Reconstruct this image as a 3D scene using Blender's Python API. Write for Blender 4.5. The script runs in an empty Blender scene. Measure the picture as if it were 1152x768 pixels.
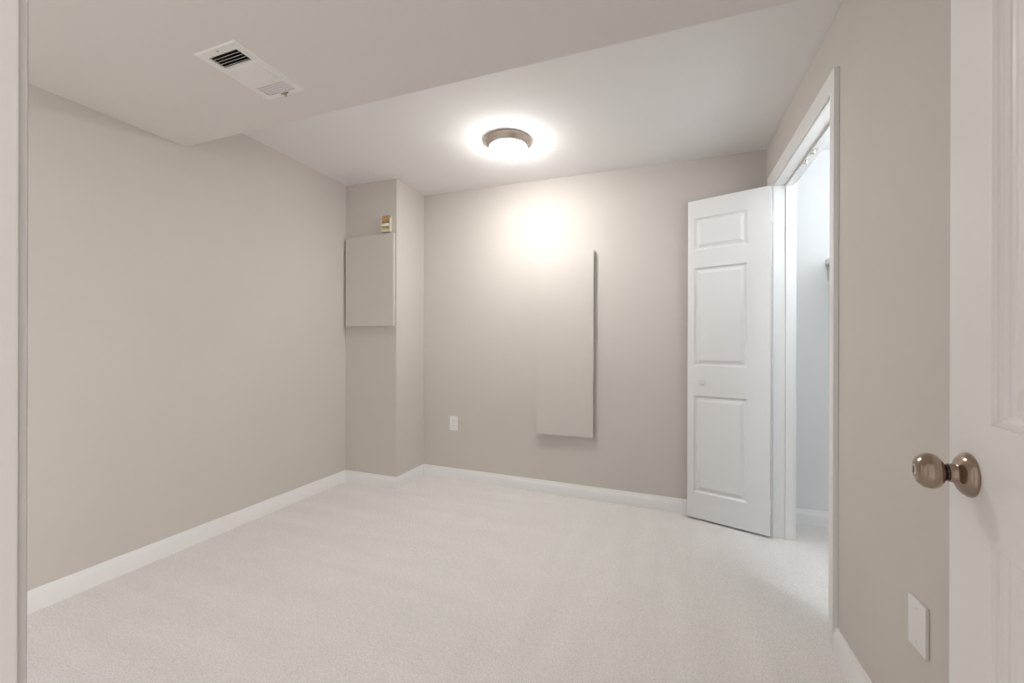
import bpy, bmesh, math, random
from mathutils import Vector, Matrix
random.seed(4)
scn = bpy.context.scene
COL = scn.collection

# ------------------------------------------------------------------ camera
CAM_H = 1.1099
cam_data = bpy.data.cameras.new('camera')
cam = bpy.data.objects.new('camera', cam_data); COL.objects.link(cam)
cam_data.sensor_fit = 'HORIZONTAL'; cam_data.sensor_width = 36.0
cam_data.lens = 465.56 / 1152 * 36
cam_data.shift_y = 3.12 / 1152
cam_data.clip_start = 0.01
cam.matrix_world = (Matrix.Translation((0, 0, CAM_H)) @ Matrix.Rotation(0.3705, 4, 'Z')
                    @ Matrix.Rotation(math.pi / 2, 4, 'X') @ Matrix.Rotation(0.0027, 4, 'Z'))
scn.camera = cam

# ------------------------------------------------------------------ light
scn.view_settings.view_transform = 'Standard'
scn.view_settings.look = 'None'
scn.view_settings.gamma = 1.0
scn.view_settings.use_curve_mapping = False
scn.view_settings.exposure = 0.03
DOME_STRENGTH = 110.0
DOME_COLOR = (1.0, 0.988, 0.974)
world = bpy.data.worlds.new('world'); scn.world = world
world.use_nodes = True
wnt = world.node_tree; wb = wnt.nodes['Background']
# added fill through the unbuilt front: even level, extra from the right
W_EVEN, W_RIGHT = 0.74, 2.50
W_GROUND = 0.9
W_COLOR = (1.0, 0.978, 0.952)
wb.inputs[0].default_value = (*W_COLOR, 1)
wtc = wnt.nodes.new('ShaderNodeTexCoord'); wsp = wnt.nodes.new('ShaderNodeSeparateXYZ')
wmx = wnt.nodes.new('ShaderNodeMath'); wmx.operation = 'MAXIMUM'; wmx.inputs[1].default_value = 0.0
wpw = wnt.nodes.new('ShaderNodeMath'); wpw.operation = 'POWER'; wpw.inputs[1].default_value = 2.0
wma = wnt.nodes.new('ShaderNodeMath'); wma.operation = 'MULTIPLY_ADD'; wma.inputs[1].default_value = W_RIGHT; wma.inputs[2].default_value = W_EVEN
wnt.links.new(wtc.outputs['Generated'], wsp.inputs[0]); wnt.links.new(wsp.outputs['X'], wmx.inputs[0])
wnt.links.new(wmx.outputs[0], wpw.inputs[0]); wnt.links.new(wpw.outputs[0], wma.inputs[0]); # the added fill is dimmed below the horizon to keep the soffit darker
wgr = wnt.nodes.new('ShaderNodeMapRange'); wgr.interpolation_type = 'SMOOTHSTEP'
wgr.inputs['From Min'].default_value = -0.35; wgr.inputs['From Max'].default_value = 0.05
wgr.inputs['To Min'].default_value = W_GROUND; wgr.inputs['To Max'].default_value = 1.0
wml = wnt.nodes.new('ShaderNodeMath'); wml.operation = 'MULTIPLY'
wnt.links.new(wsp.outputs['Z'], wgr.inputs['Value'])
wnt.links.new(wma.outputs[0], wml.inputs[0]); wnt.links.new(wgr.outputs['Result'], wml.inputs[1])
wnt.links.new(wml.outputs[0], wb.inputs[1])

def area_light(name, loc, size, power, color, direction, size_y=None):
    d = bpy.data.lights.new(name, 'AREA')
    d.energy = power; d.color = color
    d.shape = 'RECTANGLE' if size_y else 'DISK'
    d.size = size
    if size_y: d.size_y = size_y
    o = bpy.data.objects.new(name, d); COL.objects.link(o)
    o.location = loc
    o.rotation_euler = Vector(direction).to_track_quat('-Z', 'Y').to_euler()
    return o
area_light('closet_lamp', (0.715, 1.80, 2.26), 0.08, 20.5, (0.84, 0.93, 1.0), (0.25, -0.45, -1))

# ------------------------------------------------------------------ room numbers (metres)
XL, XC, YC = -2.4689, -1.9743, 2.6338          # left wall, column side, column front
YB, GA = 2.963, -0.0243                        # back wall (slightly out of square)
XR, BE = 0.5559, -0.0195                       # right wall
YS, HS, SS = 1.449, 2.1749, -0.0159            # soffit front edge and underside
YF0, YF1 = 0.02, 0.130                         # front wall (doorway wall)
WT = 0.115                                     # right wall thickness
def ceil_z(x, y): return 2.34 - 0.0227 * x - 0.0125 * (y - 2)
def back_y(x): return YB + GA * x
def right_x(y): return XR + BE * (y - 2)
def soff_z(x): return HS + SS * (x - XL)

# ------------------------------------------------------------------ materials
def mat(name, base, rough=0.6, metal=0.0, bump=None, var=None, coat=0.0, spec=None, emit=None):
    m = bpy.data.materials.new(name); m.use_nodes = True
    nt = m.node_tree; b = nt.nodes['Principled BSDF']
    b.inputs['Base Color'].default_value = (*base, 1)
    b.inputs['Roughness'].default_value = rough
    b.inputs['Metallic'].default_value = metal
    if coat: b.inputs['Coat Weight'].default_value = coat
    if spec is not None: b.inputs['Specular IOR Level'].default_value = spec
    if emit:
        b.inputs['Emission Color'].default_value = (*emit[0], 1)
        b.inputs['Emission Strength'].default_value = emit[1]
    tc = nt.nodes.new('ShaderNodeTexCoord')
    if var:
        n = nt.nodes.new('ShaderNodeTexNoise'); n.inputs['Scale'].default_value = var[0]; n.inputs['Detail'].default_value = 4
        nt.links.new(tc.outputs['Object'], n.inputs['Vector'])
        r = nt.nodes.new('ShaderNodeValToRGB')
        r.color_ramp.elements[0].position = 0.3; r.color_ramp.elements[1].position = 0.7
        r.color_ramp.elements[0].color = (*[c * (1 - var[1]) for c in base], 1)
        r.color_ramp.elements[1].color = (*[min(1, c * (1 + var[1])) for c in base], 1)
        nt.links.new(n.outputs['Fac'], r.inputs['Fac']); nt.links.new(r.outputs['Color'], b.inputs['Base Color'])
    if bump:
        n = nt.nodes.new('ShaderNodeTexNoise'); n.inputs['Scale'].default_value = bump[0]; n.inputs['Detail'].default_value = 3
        nt.links.new(tc.outputs['Object'], n.inputs['Vector'])
        bp = nt.nodes.new('ShaderNodeBump'); bp.inputs['Strength'].default_value = bump[1]; bp.inputs['Distance'].default_value = bump[2]
        nt.links.new(n.outputs['Fac'], bp.inputs['Height']); nt.links.new(bp.outputs['Normal'], b.inputs['Normal'])
    return m

M_WALL = mat('greige_wall_paint', (0.66, 0.615, 0.568), 0.75, bump=(180, 0.06, 0.002), var=(2.0, 0.012), spec=0.3)
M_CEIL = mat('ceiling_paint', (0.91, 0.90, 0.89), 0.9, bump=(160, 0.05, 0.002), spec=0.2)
M_CEIL_SHADED = mat('ceiling_paint_shaded', (0.825, 0.79, 0.755), 0.9, bump=(160, 0.05, 0.002), spec=0.2)  # ceiling white, greyed and warmed: the underside's shade is in the colour
M_TRIM = mat('white_trim_paint', (0.90, 0.89, 0.875), 0.38, bump=(90, 0.05, 0.001))
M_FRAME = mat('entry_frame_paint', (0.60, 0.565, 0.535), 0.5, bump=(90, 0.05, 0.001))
M_DOOR = mat('white_door_paint', (0.85, 0.84, 0.83), 0.42, bump=(120, 0.06, 0.001))
M_ENTRY = mat('semigloss_door_paint', (0.88, 0.855, 0.83), 0.30, bump=(230, 0.22, 0.0012))
M_KNOB = mat('white_glossy_paint', (0.80, 0.79, 0.77), 0.18, coat=0.5)
M_CLOSET = mat('closet_wall_paint', (0.86, 0.86, 0.86), 0.7, bump=(160, 0.05, 0.002))
M_PLASTIC = mat('white_plastic', (0.88, 0.86, 0.84), 0.35)
M_SLOT = mat('dark_slot', (0.06, 0.05, 0.045), 0.6)
M_VENT = mat('vent_enamel', (0.90, 0.88, 0.86), 0.4)
M_DUCT = mat('dark_duct_metal', (0.11, 0.08, 0.06), 0.7, metal=0.2)
M_NICKEL = mat('brushed_nickel', (0.60, 0.52, 0.45), 0.38, metal=0.85, var=(30, 0.05))
M_BRONZE = mat('antique_pewter', (0.36, 0.28, 0.225), 0.20, metal=1.0, var=(40, 0.08))
M_BRONZE_D = mat('dark_bronze', (0.12, 0.08, 0.06), 0.4, metal=0.8)
M_STEEL = mat('bright_steel', (0.72, 0.70, 0.66), 0.22, metal=1.0)
M_GLOW = mat('frosted_glass_lit', (0.95, 0.93, 0.90), 0.3, emit=(DOME_COLOR, DOME_STRENGTH))
M_CREAM = mat('cream_plastic', (0.74, 0.68, 0.58), 0.45)
M_TAN = mat('tan_fibreboard', (0.52, 0.34, 0.16), 0.7, var=(60, 0.2))
M_BRASS = mat('pale_brass', (0.72, 0.60, 0.30), 0.35, metal=0.7)
M_PANEL = mat('greige_panel_paint', (0.66, 0.615, 0.568), 0.55, bump=(180, 0.04, 0.001), spec=0.35)

# the bowl's glow is dimmed towards its rim to weaken the ceiling halo
def glow_gradient():
    nt = M_GLOW.node_tree; b = nt.nodes['Principled BSDF']
    tc = nt.nodes.new('ShaderNodeTexCoord'); sp = nt.nodes.new('ShaderNodeSeparateXYZ'); mr = nt.nodes.new('ShaderNodeMapRange')
    nt.links.new(tc.outputs['Object'], sp.inputs[0]); nt.links.new(sp.outputs['Z'], mr.inputs['Value'])
    mr.inputs['From Min'].default_value = -0.090; mr.inputs['From Max'].default_value = -0.041
    mr.inputs['To Min'].default_value = DOME_STRENGTH * 1.15; mr.inputs['To Max'].default_value = DOME_STRENGTH * 0.48
    nt.links.new(mr.outputs['Result'], b.inputs['Emission Strength'])
glow_gradient()

def carpet_material():
    m = bpy.data.materials.new('cream_carpet'); m.use_nodes = True
    nt = m.node_tree; b = nt.nodes['Principled BSDF']; L = nt.links.new
    b.inputs['Roughness'].default_value = 0.95
    b.inputs['Specular IOR Level'].default_value = 0.1
    b.inputs['Sheen Weight'].default_value = 0.15
    tc = nt.nodes.new('ShaderNodeTexCoord')
    def noise(s, d, vec=None):
        n = nt.nodes.new('ShaderNodeTexNoise'); n.inputs['Scale'].default_value = s; n.inputs['Detail'].default_value = d
        L(vec or tc.outputs['Object'], n.inputs['Vector']); return n
    def ramp(src, p0, p1, c0, c1):
        r = nt.nodes.new('ShaderNodeValToRGB'); e = r.color_ramp.elements
        e[0].position, e[1].position = p0, p1; e[0].color, e[1].color = (c0,) * 3 + (1,), (c1,) * 3 + (1,)
        L(src, r.inputs['Fac']); return r.outputs['Color']
    def mul(a, c):
        x = nt.nodes.new('ShaderNodeMix'); x.data_type = 'RGBA'; x.blend_type = 'MULTIPLY'; x.inputs[0].default_value = 1.0
        if isinstance(a, tuple): x.inputs[6].default_value = a
        else: L(a, x.inputs[6])
        L(c, x.inputs[7]); return x.outputs[2]
    fine = noise(185, 2)
    tuft = noise(60, 3)
    mid = noise(9, 3)
    # vacuum strokes: across the room on the left, along it on the right
    def strokes(scale):
        mp = nt.nodes.new('ShaderNodeMapping'); mp.inputs['Scale'].default_value = scale
        L(tc.outputs['Object'], mp.inputs['Vector'])
        return noise(1.0, 2, mp.outputs['Vector']).outputs['Fac']
    sp = nt.nodes.new('ShaderNodeSeparateXYZ'); L(tc.outputs['Object'], sp.inputs[0])
    mr = nt.nodes.new('ShaderNodeMapRange'); mr.inputs['From Min'].default_value = -0.95; mr.inputs['From Max'].default_value = -0.45
    L(sp.outputs['X'], mr.inputs['Value'])
    sweep = nt.nodes.new('ShaderNodeMix'); sweep.data_type = 'FLOAT'
    L(mr.outputs['Result'], sweep.inputs[0]); L(strokes((0.9, 8.0, 1.0)), sweep.inputs[2]); L(strokes((8.0, 0.9, 1.0)), sweep.inputs[3])
    base = (0.88, 0.845, 0.82, 1)
    c = mul(base, ramp(fine.outputs['Fac'], 0.28, 0.72, 0.83, 1.08))
    c = mul(c, ramp(tuft.outputs['Fac'], 0.3, 0.7, 0.96, 1.02))
    c = mul(c, ramp(mid.outputs['Fac'], 0.3, 0.7, 0.985, 1.015))
    c = mul(c, ramp(sweep.outputs[0], 0.40, 0.64, 0.978, 1.012))
    L(c, b.inputs['Base Color'])
    add = nt.nodes.new('ShaderNodeMath'); add.operation = 'ADD'
    L(fine.outputs['Fac'], add.inputs[0]); L(tuft.outputs['Fac'], add.inputs[1])
    bp = nt.nodes.new('ShaderNodeBump'); bp.inputs['Strength'].default_value = 0.55; bp.inputs['Distance'].default_value = 0.005
    L(add.outputs[0], bp.inputs['Height']); L(bp.outputs['Normal'], b.inputs['Normal'])
    return m
M_CARPET = carpet_material()

# ------------------------------------------------------------------ mesh helpers
class MB:
    def __init__(s): s.v = []; s.f = []
    def hexa(s, bottom, top):
        """bottom, top: matching lists of n points (counter-clockwise seen from above)"""
        n = len(bottom); o = len(s.v)
        s.v += [tuple(p) for p in bottom] + [tuple(p) for p in top]
        s.f.append([o + i for i in reversed(range(n))]); s.f.append([o + n + i for i in range(n)])
        for i in range(n):
            j = (i + 1) % n
            s.f.append([o + i, o + j, o + n + j, o + n + i])
        return s
    def box(s, x0, x1, y0, y1, z0, z1):
        p = [(x0, y0), (x1, y0), (x1, y1), (x0, y1)]
        return s.hexa([(*q, z0) for q in p], [(*q, z1) for q in p])
    def quad(s, *pts):
        o = len(s.v); s.v += [tuple(p) for p in pts]; s.f.append([o + i for i in range(len(pts))]); return s
    def lathe(s, prof, M=None, n=40):
        """prof: (radius, height) from start to end, turned about local z, placed by M"""
        M = M or Matrix.Identity(4); rows = []
        for r, h in prof:
            if r < 1e-6:
                rows.append([len(s.v)]); s.v.append(tuple(M @ Vector((0, 0, h))))
            else:
                rows.append(list(range(len(s.v), len(s.v) + n)))
                for k in range(n):
                    a = 2 * math.pi * k / n
                    s.v.append(tuple(M @ Vector((r * math.cos(a), r * math.sin(a), h))))
        for A, B in zip(rows, rows[1:]):
            for k in range(n):
                j = (k + 1) % n
                if len(A) == 1 and len(B) == 1: continue
                if len(A) == 1: s.f.append([A[0], B[k], B[j]])
                elif len(B) == 1: s.f.append([A[k], A[j], B[0]])
                else: s.f.append([A[k], A[j], B[j], B[k]])
        return s
    def build(s, name, m, parent=None, smooth=False, bevel=0, autosmooth=None, weld=True):
        me = bpy.data.meshes.new(name); me.from_pydata(s.v, [], s.f); me.materials.append(m)
        bm = bmesh.new(); bm.from_mesh(me)
        if weld: bmesh.ops.remove_doubles(bm, verts=bm.verts, dist=1e-5)
        bmesh.ops.recalc_face_normals(bm, faces=bm.faces)
        if bevel:
            es = [e for e in bm.edges if len(e.link_faces) == 2 and e.calc_face_angle(0) > 0.6]
            bmesh.ops.bevel(bm, geom=es, offset=bevel, segments=2, affect='EDGES', profile=0.7, clamp_overlap=True)
        if smooth or autosmooth:
            for fc in bm.faces: fc.smooth = True
            ang = autosmooth or 3.2
            for e in bm.edges:
                if len(e.link_faces) == 2 and e.calc_face_angle(0) > ang: e.smooth = False
        bm.to_mesh(me); bm.free()
        o = bpy.data.objects.new(name, me); COL.objects.link(o)
        if parent: o.parent = parent
        return o
def tag(o, label=None, cat=None, group=None, kind=None):
    if label: o['label'] = label
    if cat: o['category'] = cat
    if group: o['group'] = group
    if kind: o['kind'] = kind
    return o
def struct(o, label, cat): return tag(o, label, cat, kind='structure')
def empty(name, loc=(0, 0, 0), rz=0.0, M=None):
    o = bpy.data.objects.new(name, None); COL.objects.link(o); o.empty_display_size = 0.05
    if M is not None: o.matrix_world = M
    else: o.location = loc; o.rotation_euler = (0, 0, rz)
    return o

# ------------------------------------------------------------------ room shell
XO = 1.26; YE = 3.055; YN = 1.56     # closet back wall, closet end wall, closet near wall
struct(MB().box(XL - 0.1, XO + 0.1, -2.6, YE + 0.1, -0.08, 0.0).build('floor', M_CARPET),
       'cream wall-to-wall carpet with fine pile and vacuum marks', 'floor')
p = [(XL - 0.1, YF0), (XO + 0.1, YF0), (XO + 0.1, YE + 0.1), (XL - 0.1, YE + 0.1)]
struct(MB().hexa([(x, y, ceil_z(x, y)) for x, y in p], [(x, y, ceil_z(x, y) + 0.08) for x, y in p]).build('ceiling', M_CEIL),
       'smooth off-white ceiling around the round ceiling light', 'ceiling')

def wall(pts, name, m, label, mb=None, z0=0.0, z1=None):
    mb = mb or MB()
    mb.hexa([(x, y, z0) for x, y in pts], [(x, y, z1 if z1 is not None else ceil_z(x, y)) for x, y in pts])
    if name: return struct(mb.build(name, m), label, 'wall')
    return mb
wall([(XL - 0.1, YF0), (XL, YF0), (XL, back_y(XL) + 0.1), (XL - 0.1, back_y(XL) + 0.1)], 'wall_left', M_WALL,
     'long bare greige wall on the left of the room')
xb = right_x(YB)
wall([(XL, back_y(XL)), (xb, back_y(xb)), (xb, back_y(xb) + 0.1), (XL, back_y(XL) + 0.1)], 'wall_back', M_WALL,
     'greige far wall holding the tall flat panel and the outlet')
wall([(XL, YC), (XC, YC), (XC, back_y(XC)), (XL, back_y(XL))], 'wall_column', M_WALL,
     'greige boxed-out column in the far left corner of the room')
# right wall with the closet opening
OY0, OY1, OZ = 1.872, 2.795, 2.050
def rp(y, o=0.0): return (right_x(y) + o, y)
def rseg(y0, y1): return [rp(y0), rp(y0, WT), rp(y1, WT), rp(y1)]
mb = MB()
wall(rseg(YF0, OY0), None, None, None, mb)
wall(rseg(OY1, YE), None, None, None, mb)
mb.hexa([(x, y, OZ) for x, y in rseg(OY0, OY1)], [(x, y, ceil_z(x, y)) for x, y in rseg(OY0, OY1)])
struct(mb.build('wall_right', M_WALL, weld=False), 'greige wall on the right with the open closet doorway', 'wall')
# front wall around the doorway the picture is taken from
JX0, JX1, JZ = -0.386, 0.322, 2.045
mb = MB()
def fseg(x0, x1): return [(x0, YF0), (x1, YF0), (x1, YF1), (x0, YF1)]
wall(fseg(JX0 - 0.16, JX0 - 0.02), None, None, None, mb)
wall(fseg(JX1 + 0.02, right_x(YF0)), None, None, None, mb)
struct(mb.build('wall_front', M_WALL, weld=False), 'greige wall around the entry doorway', 'wall')
# soffit with a hole for the vent
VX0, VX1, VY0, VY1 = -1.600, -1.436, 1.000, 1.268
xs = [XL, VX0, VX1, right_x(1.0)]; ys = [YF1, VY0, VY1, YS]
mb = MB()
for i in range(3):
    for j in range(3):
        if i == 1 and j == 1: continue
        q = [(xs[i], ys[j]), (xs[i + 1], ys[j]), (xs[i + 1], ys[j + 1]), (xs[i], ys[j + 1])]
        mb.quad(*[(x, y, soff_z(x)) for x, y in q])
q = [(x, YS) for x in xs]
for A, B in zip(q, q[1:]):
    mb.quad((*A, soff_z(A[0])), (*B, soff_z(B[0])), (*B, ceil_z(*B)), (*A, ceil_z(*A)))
struct(mb.build('ceiling_soffit', M_CEIL_SHADED), 'lowered off-white ceiling bulkhead across the near half of the room', 'ceiling')
# closet shell
wall([(rp(YE, WT)[0], YE), (XO + 0.1, YE), (XO + 0.1, YE + 0.1), (rp(YE, WT)[0], YE + 0.1)], 'wall_closet_end', M_CLOSET, 'white end wall inside the closet')
wall([(XO, YN), (XO + 0.1, YN), (XO + 0.1, YE), (XO, YE)], 'wall_closet_back', M_CLOSET, 'white back wall inside the closet')
wall([(rp(YN, WT)[0], YN - 0.1), (XO + 0.1, YN - 0.1), (XO + 0.1, YN), (rp(YN, WT)[0], YN)], 'wall_closet_near', M_CLOSET, 'white near end wall inside the closet')

# ------------------------------------------------------------------ baseboards
BH = 0.091
PROF = [(0, 0), (0.0145, 0), (0.0145, 0.063), (0.0130, 0.0665), (0.0080, 0.0785), (0.0058, 0.0860), (0.0045, BH), (0, BH)]
def baseboard(name, A, B, offA, offB, label, m=M_TRIM):
    mb = MB(); A = Vector(A); B = Vector(B); offA = Vector(offA); offB = Vector(offB)
    ra = [(*(A + offA * d), z) for d, z in PROF]; rb = [(*(B + offB * d), z) for d, z in PROF]
    n = len(PROF); o = 0
    mb.v = ra + rb
    mb.f = [[i, (i + 1) % n, n + (i + 1) % n, n + i] for i in range(n)] + [list(range(n)), [n + i for i in reversed(range(n))]]
    return struct(mb.build(name, m, autosmooth=0.5), label, 'baseboard')
baseboard('baseboard_left', (XL, YF1), (XL, YC), (1, 0), (1, -1), 'white baseboard along the left wall')
baseboard('baseboard_column_front', (XL, YC), (XC, YC), (1, -1), (1, -1), 'short white baseboard on the front of the corner column')
baseboard('baseboard_column_side', (XC, YC), (XC, back_y(XC)), (1, -1), (1, -1), 'short white baseboard on the right side of the corner column')
baseboard('baseboard_back', (XC, back_y(XC)), (xb, back_y(xb)), (1, -1), (-1, -1), 'white baseboard along the far wall behind the closet door')
CW = 0.062                                        # casing width
RVL = 0.010
yl0 = OY0 + 0.018 + 0.004 - 0.0                   # inner edges of casing legs, near and far
yn_in, yf_in = 1.886, 2.786
baseboard('baseboard_right', rp(YF1), rp(yn_in - CW - 0.001), (-1, 0), (-1, 0), 'white baseboard on the right wall beside the entry door')
baseboard('baseboard_closet', (rp(YE, WT)[0], YE), (XO, YE), (0, -1), (0, -1), 'white baseboard on the end wall inside the closet')

# ------------------------------------------------------------------ closet frame: jamb, stop, casing
def head_z(y): return 2.030 + (2.78 - y) * 0.022     # underside of the head jamb
mb = MB()
JT = 0.018
def along(y0, y1, o0, o1): return [rp(y0, o0), rp(y0, o1), rp(y1, o1), rp(y1, o0)]
def sl(mb, y0, y1, o0, o1, zb, zt):
    q = along(y0, y1, o0, o1)
    mb.hexa([(x, y, zb(y) if callable(zb) else zb) for x, y in q], [(x, y, zt(y) if callable(zt) else zt) for x, y in q])
FY = 2.780; NY = 1.888                              # faces of the far and near side jambs
top = lambda y: head_z(y) + JT
sl(mb, FY, FY + 0.0149, 0.0, WT, 0, top)
sl(mb, NY - 0.0155, NY, 0.0, WT, 0, top)
sl(mb, NY, FY, 0.0, WT, head_z, top)
# door stops
sl(mb, FY - 0.011, FY, 0.060, 0.096, 0, head_z)
sl(mb, NY, NY + 0.011, 0.060, 0.096, 0, head_z)
sl(mb, NY, FY, 0.060, 0.096, lambda y: head_z(y) - 0.011, head_z)
jamb = struct(mb.build('trim_1', M_TRIM, weld=False, bevel=0.0015), 'white jamb and stop lining the closet doorway', 'door frame')
# two ball catches under the head
for yy in (2.345, 2.455):
    c = MB()
    q = along(yy - 0.028, yy + 0.028, 0.062, 0.082)
    sz = head_z(yy) - 0.011
    c.hexa([(x, y, sz - 0.002) for x, y in q], [(x, y, sz + 0.0005) for x, y in q])
    px, py = rp(yy, 0.072)
    c.lathe([(0.0001, -0.013), (0.005, -0.012), (0.0075, -0.009), (0.009, -0.004), (0.009, 0)],
            Matrix.Translation((px, py, sz)), 16)
    tag(c.build('ball_catch', M_STEEL, jamb, autosmooth=0.6, weld=False), 'small metal ball catch')

# casing: profile (u from inner edge outwards, projection from the wall)
CP = [(0, 0), (0, 0.008), (0.004, 0.010), (0.018, 0.0105), (0.030, 0.012), (0.046, 0.0165), (0.056, 0.0175), (CW, 0.0165), (CW, 0)]
def casing(name, label, m, f_head, y_near, y_far, place, z0=0.0):
    """U of three mitred lengths; place(u_along, proj, z) -> world point"""
    mb = MB(); n = len(CP); rows = []
    zn, zf = f_head(y_near), f_head(y_far)
    for (yy, zz, sy, sz) in ((y_near, z0, -1, 0), (y_near, zn, -1, 1), (y_far, zf, 1, 1), (y_far, z0, 1, 0)):
        rows.append(len(mb.v))
        for u, pr in CP: mb.v.append(place(yy + sy * u, pr, zz + sz * u))
    for a, b in zip(rows, rows[1:]):
        for i in range(n):
            j = (i + 1) % n; mb.f.append([a + i, a + j, b + j, b + i])
    mb.f.append([rows[0] + i for i in range(n)]); mb.f.append([rows[-1] + i for i in reversed(range(n))])
    return struct(mb.build(name, m, autosmooth=0.45), label, 'door casing')
casing('trim_2', 'white casing around the closet doorway', M_TRIM, lambda y: head_z(y) + 0.006, NY - 0.004, FY + 0.004,
       lambda y, pr, z: (right_x(y) - pr, y, z))

# entry doorway frame (seen along the left edge of the picture)
mb = MB()
mb.box(JX0 - 0.0195, JX0, YF0 - 0.001, YF1 + 0.001, 0, JZ)
mb.box(JX1, JX1 + 0.0195, YF0 - 0.001, YF1 + 0.001, 0, JZ)
mb.box(JX0 - 0.0195, JX1 + 0.0195, YF0 - 0.001, YF1 + 0.001, JZ, JZ + 0.0195)
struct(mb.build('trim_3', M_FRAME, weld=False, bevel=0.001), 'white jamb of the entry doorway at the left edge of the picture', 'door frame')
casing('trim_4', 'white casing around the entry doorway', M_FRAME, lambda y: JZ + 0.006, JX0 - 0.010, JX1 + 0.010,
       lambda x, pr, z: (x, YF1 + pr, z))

# ------------------------------------------------------------------ panelled doors
def panel_door(name, m, W, Z0, Z1, y0, y1, rects, prof, parent, bevel=0.0015):
    """slab x 0..W, z Z0..Z1, y y0..y1; raised panels on both faces. prof: (inset, depth)"""
    xs = sorted({0, W} | {r[0] for r in rects} | {r[1] for r in rects})
    zs = sorted({Z0, Z1} | {r[2] for r in rects} | {r[3] for r in rects})
    mb = MB()
    for yf, s in ((y0, 1), (y1, -1)):
        for i in range(len(xs) - 1):
            for j in range(len(zs) - 1):
                c = ((xs[i] + xs[i + 1]) / 2, (zs[j] + zs[j + 1]) / 2)
                if any(r[0] < c[0] < r[1] and r[2] < c[1] < r[3] for r in rects): continue
                mb.quad(*[(x, yf, z) for x, z in ((xs[i], zs[j]), (xs[i + 1], zs[j]), (xs[i + 1], zs[j + 1]), (xs[i], zs[j + 1]))])
        for r in rects:
            rings = []
            for ins, dep in prof:
                rings.append([(x, yf + s * dep, z) for x, z in ((r[0] + ins, r[2] + ins), (r[1] - ins, r[2] + ins), (r[1] - ins, r[3] - ins), (r[0] + ins, r[3] - ins))])
            for A, B in zip(rings, rings[1:]):
                for k in range(4):
                    l = (k + 1) % 4; mb.quad(A[k], A[l], B[l], B[k])
            mb.quad(*rings[-1])
    def edge(pts):
        for A, B in zip(pts, pts[1:]): mb.quad((A[0], y0, A[1]), (B[0], y0, B[1]), (B[0], y1, B[1]), (A[0], y1, A[1]))
    edge([(x, Z0) for x in xs]); edge([(x, Z1) for x in xs]); edge([(0, z) for z in zs]); edge([(W, z) for z in zs])
    return mb.build(name, m, parent)

# closet door, swung open past square; origin at its near hinge corner
d_ang = math.atan2(0.315, -0.949)
door1 = empty('door_1', (0.521, 2.744, 0), d_ang)
struct(door1, 'narrow white three-panel closet door standing open with its back to the far wall', 'door')
DW = 0.4548
panel_door('door_leaf', M_DOOR, DW, 0.013, 2.024, -0.035, 0.0,
           [(0.117, 0.4165, 1.707, 1.911), (0.117, 0.4165, 0.976, 1.597), (0.117, 0.4165, 0.175, 0.790)],
           [(0, 0), (0.003, 0.003), (0.008, 0.0095), (0.013, 0.0115), (0.019, 0.0110), (0.037, 0.0020), (0.040, 0.0016)], door1)
# knob: its axis is local +y (towards the camera)
kb = MB()
kb.lathe([(0.0001, 0.0), (0.0125, 0.0), (0.0125, 0.003), (0.008, 0.006), (0.007, 0.012), (0.009, 0.016), (0.0145, 0.020), (0.0165, 0.026), (0.0155, 0.031), (0.010, 0.0345), (0.0001, 0.0355)],
         Matrix.Translation((DW - 0.094, 0, 0.872)) @ Matrix.Rotation(-math.pi / 2, 4, 'X'), 28)
kb.build('knob', M_KNOB, door1, smooth=True)
inv = Matrix.Translation((0.521, 2.744, 0)) @ Matrix.Rotation(d_ang, 4, 'Z'); inv = inv.inverted()
for zc in (1.853, 0.997, 0.178):
    hg = MB()
    hg.box(-0.0022, 0.0, -0.034, -0.004, zc - 0.038, zc + 0.038)          # leaf on the door edge
    hg.lathe([(0.0001, zc - 0.040), (0.0035, zc - 0.040), (0.0050, zc - 0.036), (0.0050, zc - 0.013), (0.0046, zc - 0.0125), (0.0050, zc - 0.012),
              (0.0050, zc + 0.012), (0.0046, zc + 0.0125), (0.0050, zc + 0.013), (0.0050, zc + 0.036), (0.0035, zc + 0.040), (0.0001, zc + 0.040)],
             Matrix.Translation((-0.006, -0.037, 0)), 14)
    # leaf screwed to the jamb, with three screw heads
    P = [inv @ Vector((*rp(FY - yy, oo), 0)) for yy, oo in ((0.0022, 0.004), (0.0022, 0.036), (0.0, 0.036), (0.0, 0.004))]
    hg.hexa([(q.x, q.y, zc - 0.038) for q in P], [(q.x, q.y, zc + 0.038) for q in P])
    for dz in (-0.024, 0.0, 0.024):
        c = inv @ Vector((*rp(FY - 0.0022, 0.020 + (0.006 if dz == 0 else 0)), 0))
        nrm = (inv.to_3x3() @ Vector((0, -1, 0)))
        Mx = Matrix.Translation((c.x, c.y, zc + dz)) @ nrm.to_track_quat('Z', 'Y').to_matrix().to_4x4()
        hg.lathe([(0.0035, 0), (0.003, 0.0008), (0.0001, 0.001)], Mx, 12)
    hg.build('hinge', M_TRIM, door1, autosmooth=0.5, weld=False)

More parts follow.
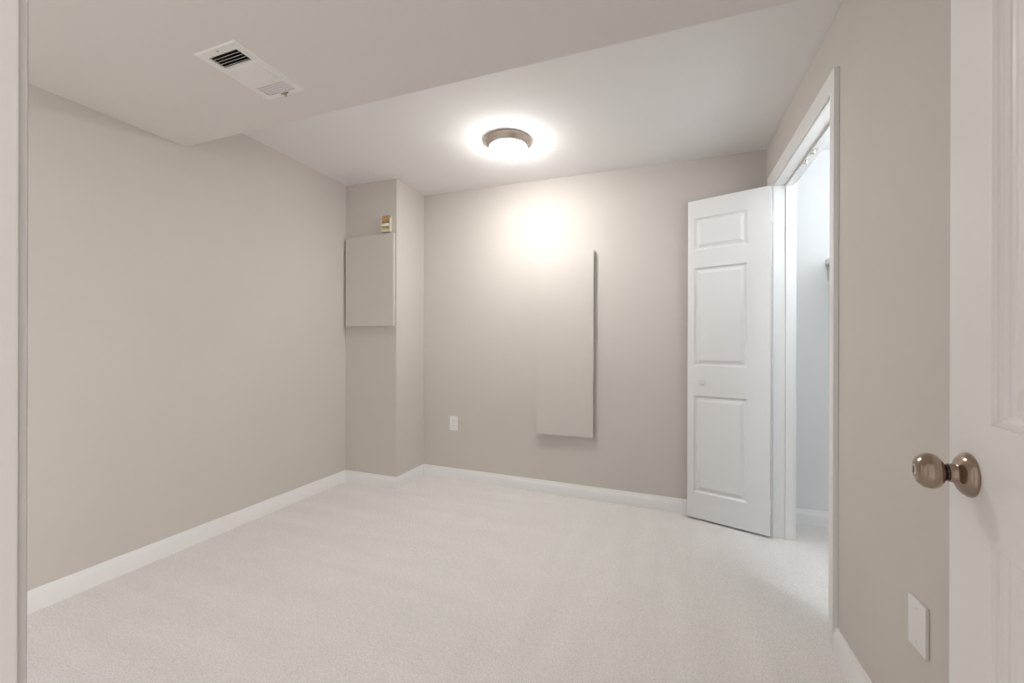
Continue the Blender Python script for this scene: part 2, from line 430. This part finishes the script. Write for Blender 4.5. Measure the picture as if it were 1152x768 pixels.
# entry door, opened against the right wall; origin at its free edge, x runs to the hinge
e_ang = math.atan2(-0.993, -0.121)
door2 = empty('door_2', (0.404, 0.851, 0), e_ang)
struct(door2, 'white panelled entry door with a pewter knob, open along the right wall', 'door')
EW = 0.711
a0, a1 = 0.118, 0.118 + 0.190; b0, b1 = EW - 0.118 - 0.190, EW - 0.118
rects = []
for (u0, u1) in ((a0, a1), (b0, b1)):
    rects += [(u0, u1, 0.22, 0.848), (u0, u1, 1.005, 1.620), (u0, u1, 1.735, 1.930)]
panel_door('door_leaf', M_ENTRY, EW, 0.012, 2.030, 0.0, 0.035, rects,
           [(0, 0), (0.0010, 0.0050), (0.006, 0.0060), (0.0075, 0.0080), (0.013, 0.0105), (0.0145, 0.0125), (0.020, 0.0130), (0.024, 0.0125), (0.048, 0.0040), (0.051, 0.0032)], door2)
def knobset(side, yface, keyed):
    s = side
    Mk = Matrix.Translation((0.0635, yface, 0.925)) @ Matrix.Rotation(math.pi / 2 * (1 if s < 0 else -1), 4, 'X')
    r = MB().lathe([(0.0001, 0), (0.0305, 0), (0.0312, 0.0015), (0.0310, 0.0040), (0.0290, 0.0075), (0.0250, 0.0110), (0.0200, 0.0135), (0.0160, 0.0148), (0.0140, 0.0165),
                    (0.0132, 0.0190), (0.0130, 0.0235), (0.0001, 0.0235)], Mk, 56)
    rose = r.build('knob_rose', M_BRONZE, door2, autosmooth=0.7)
    k = MB().lathe([(0.0001, 0.0220), (0.0102, 0.0220), (0.0102, 0.0262), (0.0128, 0.0270), (0.0138, 0.0285), (0.0190, 0.0310), (0.0232, 0.0350), (0.0254, 0.0400),
                    (0.0256, 0.0440), (0.0245, 0.0490), (0.0222, 0.0530), (0.0196, 0.0556), (0.0190, 0.0562), (0.0180, 0.0558), (0.0172, 0.0572), (0.0140, 0.0584), (0.0070, 0.0590), (0.0001, 0.0590)], Mk, 56)
    knob = k.build('knob', M_BRONZE, door2, autosmooth=0.7)
    MB().lathe([(0.0104, 0.0237), (0.0112, 0.0240), (0.0112, 0.0256), (0.0104, 0.0260)], Mk, 40).build('neck_ring', M_BRONZE_D, knob, autosmooth=0.7)
    if keyed:
        c = MB().lathe([(0.0075, 0.0589), (0.0075, 0.0600), (0.0064, 0.0604), (0.0001, 0.0604)], Mk, 28)
        c.build('lock_cylinder', M_STEEL, knob, autosmooth=0.7)
        t = MB().box(-0.0013, 0.0013, -0.0052, 0.0052, 0.0596, 0.0608)
        t.v = [tuple(Mk @ Vector(v)) for v in t.v]
        t.build('keyhole', M_SLOT, knob)
knobset(-1, 0.0, True)
knobset(1, 0.035, False)

# ------------------------------------------------------------------ ceiling light
LX, LY = -0.945, 2.358
LZ = ceil_z(LX, LY)
lamp = empty('ceiling_light', (LX, LY, LZ))
tag(lamp, 'round flush-mount ceiling light with nickel rim and glowing white glass bowl', 'light')
MB().lathe([(0.0001, -0.0003), (0.139, -0.0003), (0.1425, -0.002), (0.1440, -0.006), (0.1432, -0.0105), (0.1400, -0.0140), (0.1355, -0.0200), (0.1300, -0.0290), (0.1240, -0.0370), (0.1190, -0.0420), (0.1155, -0.0430), (0.1130, -0.0380)],
           None, 96).build('rim', M_NICKEL, lamp, autosmooth=0.9)
dome = [(0.1130, -0.041)]
for k in range(1, 15):
    t = k / 14 * math.pi / 2
    dome.append((max(0.0001, 0.1130 * math.cos(t) ** 0.72 if k < 14 else 0.0001), -0.041 - 0.053 * math.sin(t)))
MB().lathe(dome, None, 64).build('glass_bowl', M_GLOW, lamp, smooth=True)

# ------------------------------------------------------------------ air vent in the soffit
VZ = soff_z(-1.518)
tilt = math.atan(-SS)
vent = empty('air_vent', M=Matrix.Translation((-1.518, 1.132, VZ)) @ Matrix.Rotation(tilt, 4, 'Y'))
tag(vent, 'white metal air register with two louvered openings in the lowered ceiling', 'vent')
# frame: outer flange 0.212 x 0.300, three holes
FX, FYY, FT = 0.107, 0.151, 0.006
hx = 0.0735
holes = [(-0.121, -0.058), (0.068, 0.125)]
mb = MB()
xs = [-FX + 0.005, -hx, hx, FX - 0.005]; ys = [-FYY + 0.005, -0.121, -0.058, 0.068, 0.125, FYY - 0.005]
for i in range(3):
    for j in range(5):
        if i == 1 and j in (1, 3):
            x0, x1, y0, y1 = xs[1], xs[2], ys[j], ys[j + 1]
            for A, B in (((x0, y0), (x1, y0)), ((x1, y0), (x1, y1)), ((x1, y1), (x0, y1)), ((x0, y1), (x0, y0))):
                mb.quad((*A, -FT), (*B, -FT), (*B, 0.0005), (*A, 0.0005))
            continue
        mb.quad((xs[i], ys[j], -FT), (xs[i + 1], ys[j], -FT), (xs[i + 1], ys[j + 1], -FT), (xs[i], ys[j + 1], -FT))
o1 = [(-FX + 0.005, -FYY + 0.005), (FX - 0.005, -FYY + 0.005), (FX - 0.005, FYY - 0.005), (-FX + 0.005, FYY - 0.005)]
o2 = [(-FX, -FYY), (FX, -FYY), (FX, FYY), (-FX, FYY)]
for k in range(4):
    l = (k + 1) % 4
    mb.quad((*o1[k], -FT), (*o1[l], -FT), (*o2[l], -0.0025), (*o2[k], -0.0025))
    mb.quad((*o2[k], -0.0025), (*o2[l], -0.0025), (*o2[l], 0.0), (*o2[k], 0.0))
mb.build('vent_frame', M_VENT, vent)
for (y0, y1), ang, n in ((holes[0], 0.78, 5), (holes[1], -0.78, 5)):
    for k in range(n):
        yc = y0 + (k + 0.5) * (y1 - y0) / n
        hw = 0.0056 if ang > 0 else 0.0034
        s = MB().box(-hx + 0.0005, hx - 0.0005, -hw, hw, -0.0005, 0.0005)
        R = Matrix.Translation((0, yc, -0.0012)) @ Matrix.Rotation(ang, 4, 'X')
        s.v = [tuple(R @ Vector(v)) for v in s.v]
        s.build('louver', M_VENT, vent)
# blank middle plate, slightly proud, with a bent near corner
cp = MB()
cols = [-0.070, -0.035, 0.0, 0.035, 0.070]
def plate_z(x, y): return -FT - 0.0030 - (0.004 if (x < -0.06 and y < -0.03) else 0)
rowsy = [-0.047, -0.010, 0.025, 0.056]
for i in range(4):
    for j in range(3):
        q = [(cols[i], rowsy[j]), (cols[i + 1], rowsy[j]), (cols[i + 1], rowsy[j + 1]), (cols[i], rowsy[j + 1])]
        cp.hexa([(x, y, plate_z(x, y)) for x, y in q], [(x, y, -FT) for x, y in q])
cp.build('middle_plate', M_VENT, vent, weld=False)
for yy in (-0.136, 0.138):
    MB().lathe([(0.0045, -FT), (0.0042, -FT - 0.0012), (0.0001, -FT - 0.0016)], Matrix.Translation((0.0, yy, 0)), 16).build('screw', M_NICKEL, vent, smooth=True)
lv = MB().box(-0.010, 0.030, 0.1285, 0.1315, -FT - 0.0045, -FT)
lv.box(0.012, 0.016, 0.126, 0.136, -FT - 0.014, -FT)
lv.build('damper_lever', M_NICKEL, vent)
db = MB()
for A, B in (((-0.079, -0.128), (0.079, -0.128)), ((0.079, -0.128), (0.079, 0.132)), ((0.079, 0.132), (-0.079, 0.132)), ((-0.079, 0.132), (-0.079, -0.128))):
    db.quad((*A, -0.001), (*B, -0.001), (*B, 0.11), (*A, 0.11))
db.quad((-0.079, -0.128, 0.11), (0.079, -0.128, 0.11), (0.079, 0.132, 0.11), (-0.079, 0.132, 0.11))
db.build('duct_boot', M_DUCT, vent)

# ------------------------------------------------------------------ wall panels
# tall panel on the back wall: a board held off the wall on a smaller backing frame
ba = math.atan(GA)
PX0, PX1 = -0.951, -0.5235
pc = (PX0 + PX1) / 2
pw = (PX1 - PX0) / math.cos(ba)
tall = empty('wall_cover_board', (pc, back_y(pc), 0), ba)
tag(tall, 'tall narrow greige panel mounted on the far wall under the ceiling light', 'panel')
MB().box(-pw / 2, pw / 2, -0.036, -0.013, 0.445, 1.782).build('panel_board', M_PANEL, tall, bevel=0.002)
g = 0.012
fr = MB()
fr.box(-pw / 2 + g, -pw / 2 + g + 0.04, -0.013, 0, 0.445 + g, 1.782 - g); fr.box(pw / 2 - g - 0.04, pw / 2 - g, -0.013, 0, 0.445 + g, 1.782 - g)
fr.box(-pw / 2 + g + 0.04, pw / 2 - g - 0.04, -0.013, 0, 0.445 + g, 0.485 + g); fr.box(-pw / 2 + g + 0.04, pw / 2 - g - 0.04, -0.013, 0, 1.742 - g, 1.782 - g)
fr.build('backing_frame', M_PANEL, tall, weld=False)
# smaller panel on the column
cx = (-2.446 - 1.984) / 2; cw = 2.446 - 1.984
small = empty('wall_cover_board', (cx, YC, 0))
tag(small, 'smaller squarish greige panel mounted high on the front of the corner column', 'panel')
MB().box(-cw / 2, cw / 2, -0.024, -0.004, 1.248, 1.958).build('panel_board', M_PANEL, small, bevel=0.002)
MB().box(-cw / 2 + 0.015, cw / 2 - 0.006, -0.004, 0, 1.256, 1.95).build('backing_frame', M_PANEL, small)

# ------------------------------------------------------------------ junction box on the column above the small panel
jb = empty('electrical_box', (-2.062, YC, 1.972))
tag(jb, 'small open cream electrical box with brassy insides on the column above the small panel', 'electrical box')
w, hh, dp = 0.043, 0.128, 0.022
b = MB()
b.box(-w, w, -0.003, 0, 0, hh)
b.box(-w, -w + 0.004, -dp, -0.003, 0, hh); b.box(w - 0.006, w, -dp, -0.003, 0, hh - 0.022)
b.box(-w + 0.004, w - 0.006, -dp, -0.003, 0, 0.016)
b.build('box_shell', M_CREAM, jb, weld=False, bevel=0.001)
MB().box(-w + 0.005, w - 0.008, -0.014, -0.003, 0.072, 0.126).build('terminal_board', M_TAN, jb, bevel=0.001)
MB().box(-w + 0.005, w - 0.008, -0.015, -0.003, 0.0165, 0.036).build('bracket', M_BRASS, jb, bevel=0.001)
cl = MB()
cl.lathe([(0.0001, -0.034), (0.010, -0.034), (0.0125, -0.031), (0.0125, 0.031), (0.010, 0.034), (0.0001, 0.034)],
         Matrix.Translation((-0.002, -0.0165, 0.054)) @ Matrix.Rotation(math.pi / 2, 4, 'Y'), 20)
cl.build('connector', M_PLASTIC, jb, autosmooth=0.7)
for dx in (-0.022, -0.004, 0.014):
    MB().lathe([(0.004, 0), (0.004, 0.003), (0.0001, 0.0035)], Matrix.Translation((dx, -0.014, 0.100)) @ Matrix.Rotation(math.pi / 2, 4, 'X'), 12).build('terminal_screw', M_BRASS, jb, autosmooth=0.7)

# ------------------------------------------------------------------ outlet on the back wall
ox = -1.678
out = empty('wall_outlet', (ox, back_y(ox), 0.459), ba)
tag(out, 'white electrical outlet low on the far wall near the column', 'outlet')
MB().box(-0.0365, 0.0365, -0.006, 0, -0.058, 0.058).build('cover_plate', M_PLASTIC, out, bevel=0.0025)
for dz in (-0.0205, 0.0205):
    pts = []
    for k in range(24):
        t = 2 * math.pi * k / 24
        pts.append((max(-0.0145, min(0.0145, 0.0175 * math.cos(t))), 0.0145 * math.sin(t) + dz))
    r = MB().hexa([(x, -0.006, z) for x, z in pts], [(x, -0.0078, z) for x, z in pts])
    rec = r.build('receptacle', M_PLASTIC, out)
    for sx, sh in ((-0.0065, 0.0042), (0.0065, 0.0036)):
        MB().box(sx - 0.0011, sx + 0.0011, -0.0081, -0.0078, dz + 0.002 - sh, dz + 0.002 + sh).build('slot', M_SLOT, rec)
MB().lathe([(0.003, 0.006), (0.0027, 0.0072), (0.0001, 0.0076)], Matrix.Rotation(math.pi / 2, 4, 'X'), 14).build('screw', M_NICKEL, out, smooth=True)

# ------------------------------------------------------------------ blank plate on the right wall
py = 1.3125
pl = empty('blank_wall_plate', (right_x(py), py, 0.4215), math.pi / 2 - math.atan(-BE) * -1)
pl.rotation_euler = (0, 0, -math.pi / 2 + math.atan(-BE))
tag(pl, 'white blank cover plate low on the right wall beside the entry door', 'wall plate')
MB().box(-0.0375, 0.0375, -0.008, 0, -0.0605, 0.0605).build('cover_plate', M_PLASTIC, pl, bevel=0.0025)
for dz in (-0.0415, 0.0415):
    MB().lathe([(0.0033, 0.008), (0.003, 0.0091), (0.0001, 0.0095)], Matrix.Translation((0, 0, dz)) @ Matrix.Rotation(math.pi / 2, 4, 'X'), 14).build('screw', M_PLASTIC, pl, smooth=True)

# ------------------------------------------------------------------ closet shelf
sh = empty('closet_shelf', (XO, YE, 1.60))
tag(sh, 'white closet shelf end on its wall cleat, just inside the closet', 'shelf')
SX = 0.868 - XO
MB().box(SX, 0, YN - YE, 0, -0.002, 0.030).build('shelf_board', M_TRIM, sh, bevel=0.002)
MB().box(SX + 0.012, 0, -0.018, 0, -0.095, -0.002).build('cleat', M_TRIM, sh, bevel=0.002)
rk = MB()
rk.box(SX + 0.014, SX + 0.060, -0.024, -0.018, -0.120, -0.030)
rk.lathe([(0.017, 0), (0.021, 0), (0.021, 0.022), (0.017, 0.022), (0.017, 0)], Matrix.Translation((SX + 0.037, -0.024, -0.075)) @ Matrix.Rotation(math.pi / 2, 4, 'X'), 24)
rk.build('rod_bracket', M_TRIM, sh, weld=False, autosmooth=0.6)
rd = MB().lathe([(0.0001, 0), (0.0155, 0), (0.0155, YE - YN - 0.03), (0.0001, YE - YN - 0.03)], Matrix.Translation((SX + 0.037, -0.026, -0.075)) @ Matrix.Rotation(math.pi / 2, 4, 'X'), 24)
rd.build('hanging_rod', M_TRIM, sh, autosmooth=0.7)

for o in (lamp, vent, tall, small, jb, out, pl, sh): o['kind'] = 'thing'
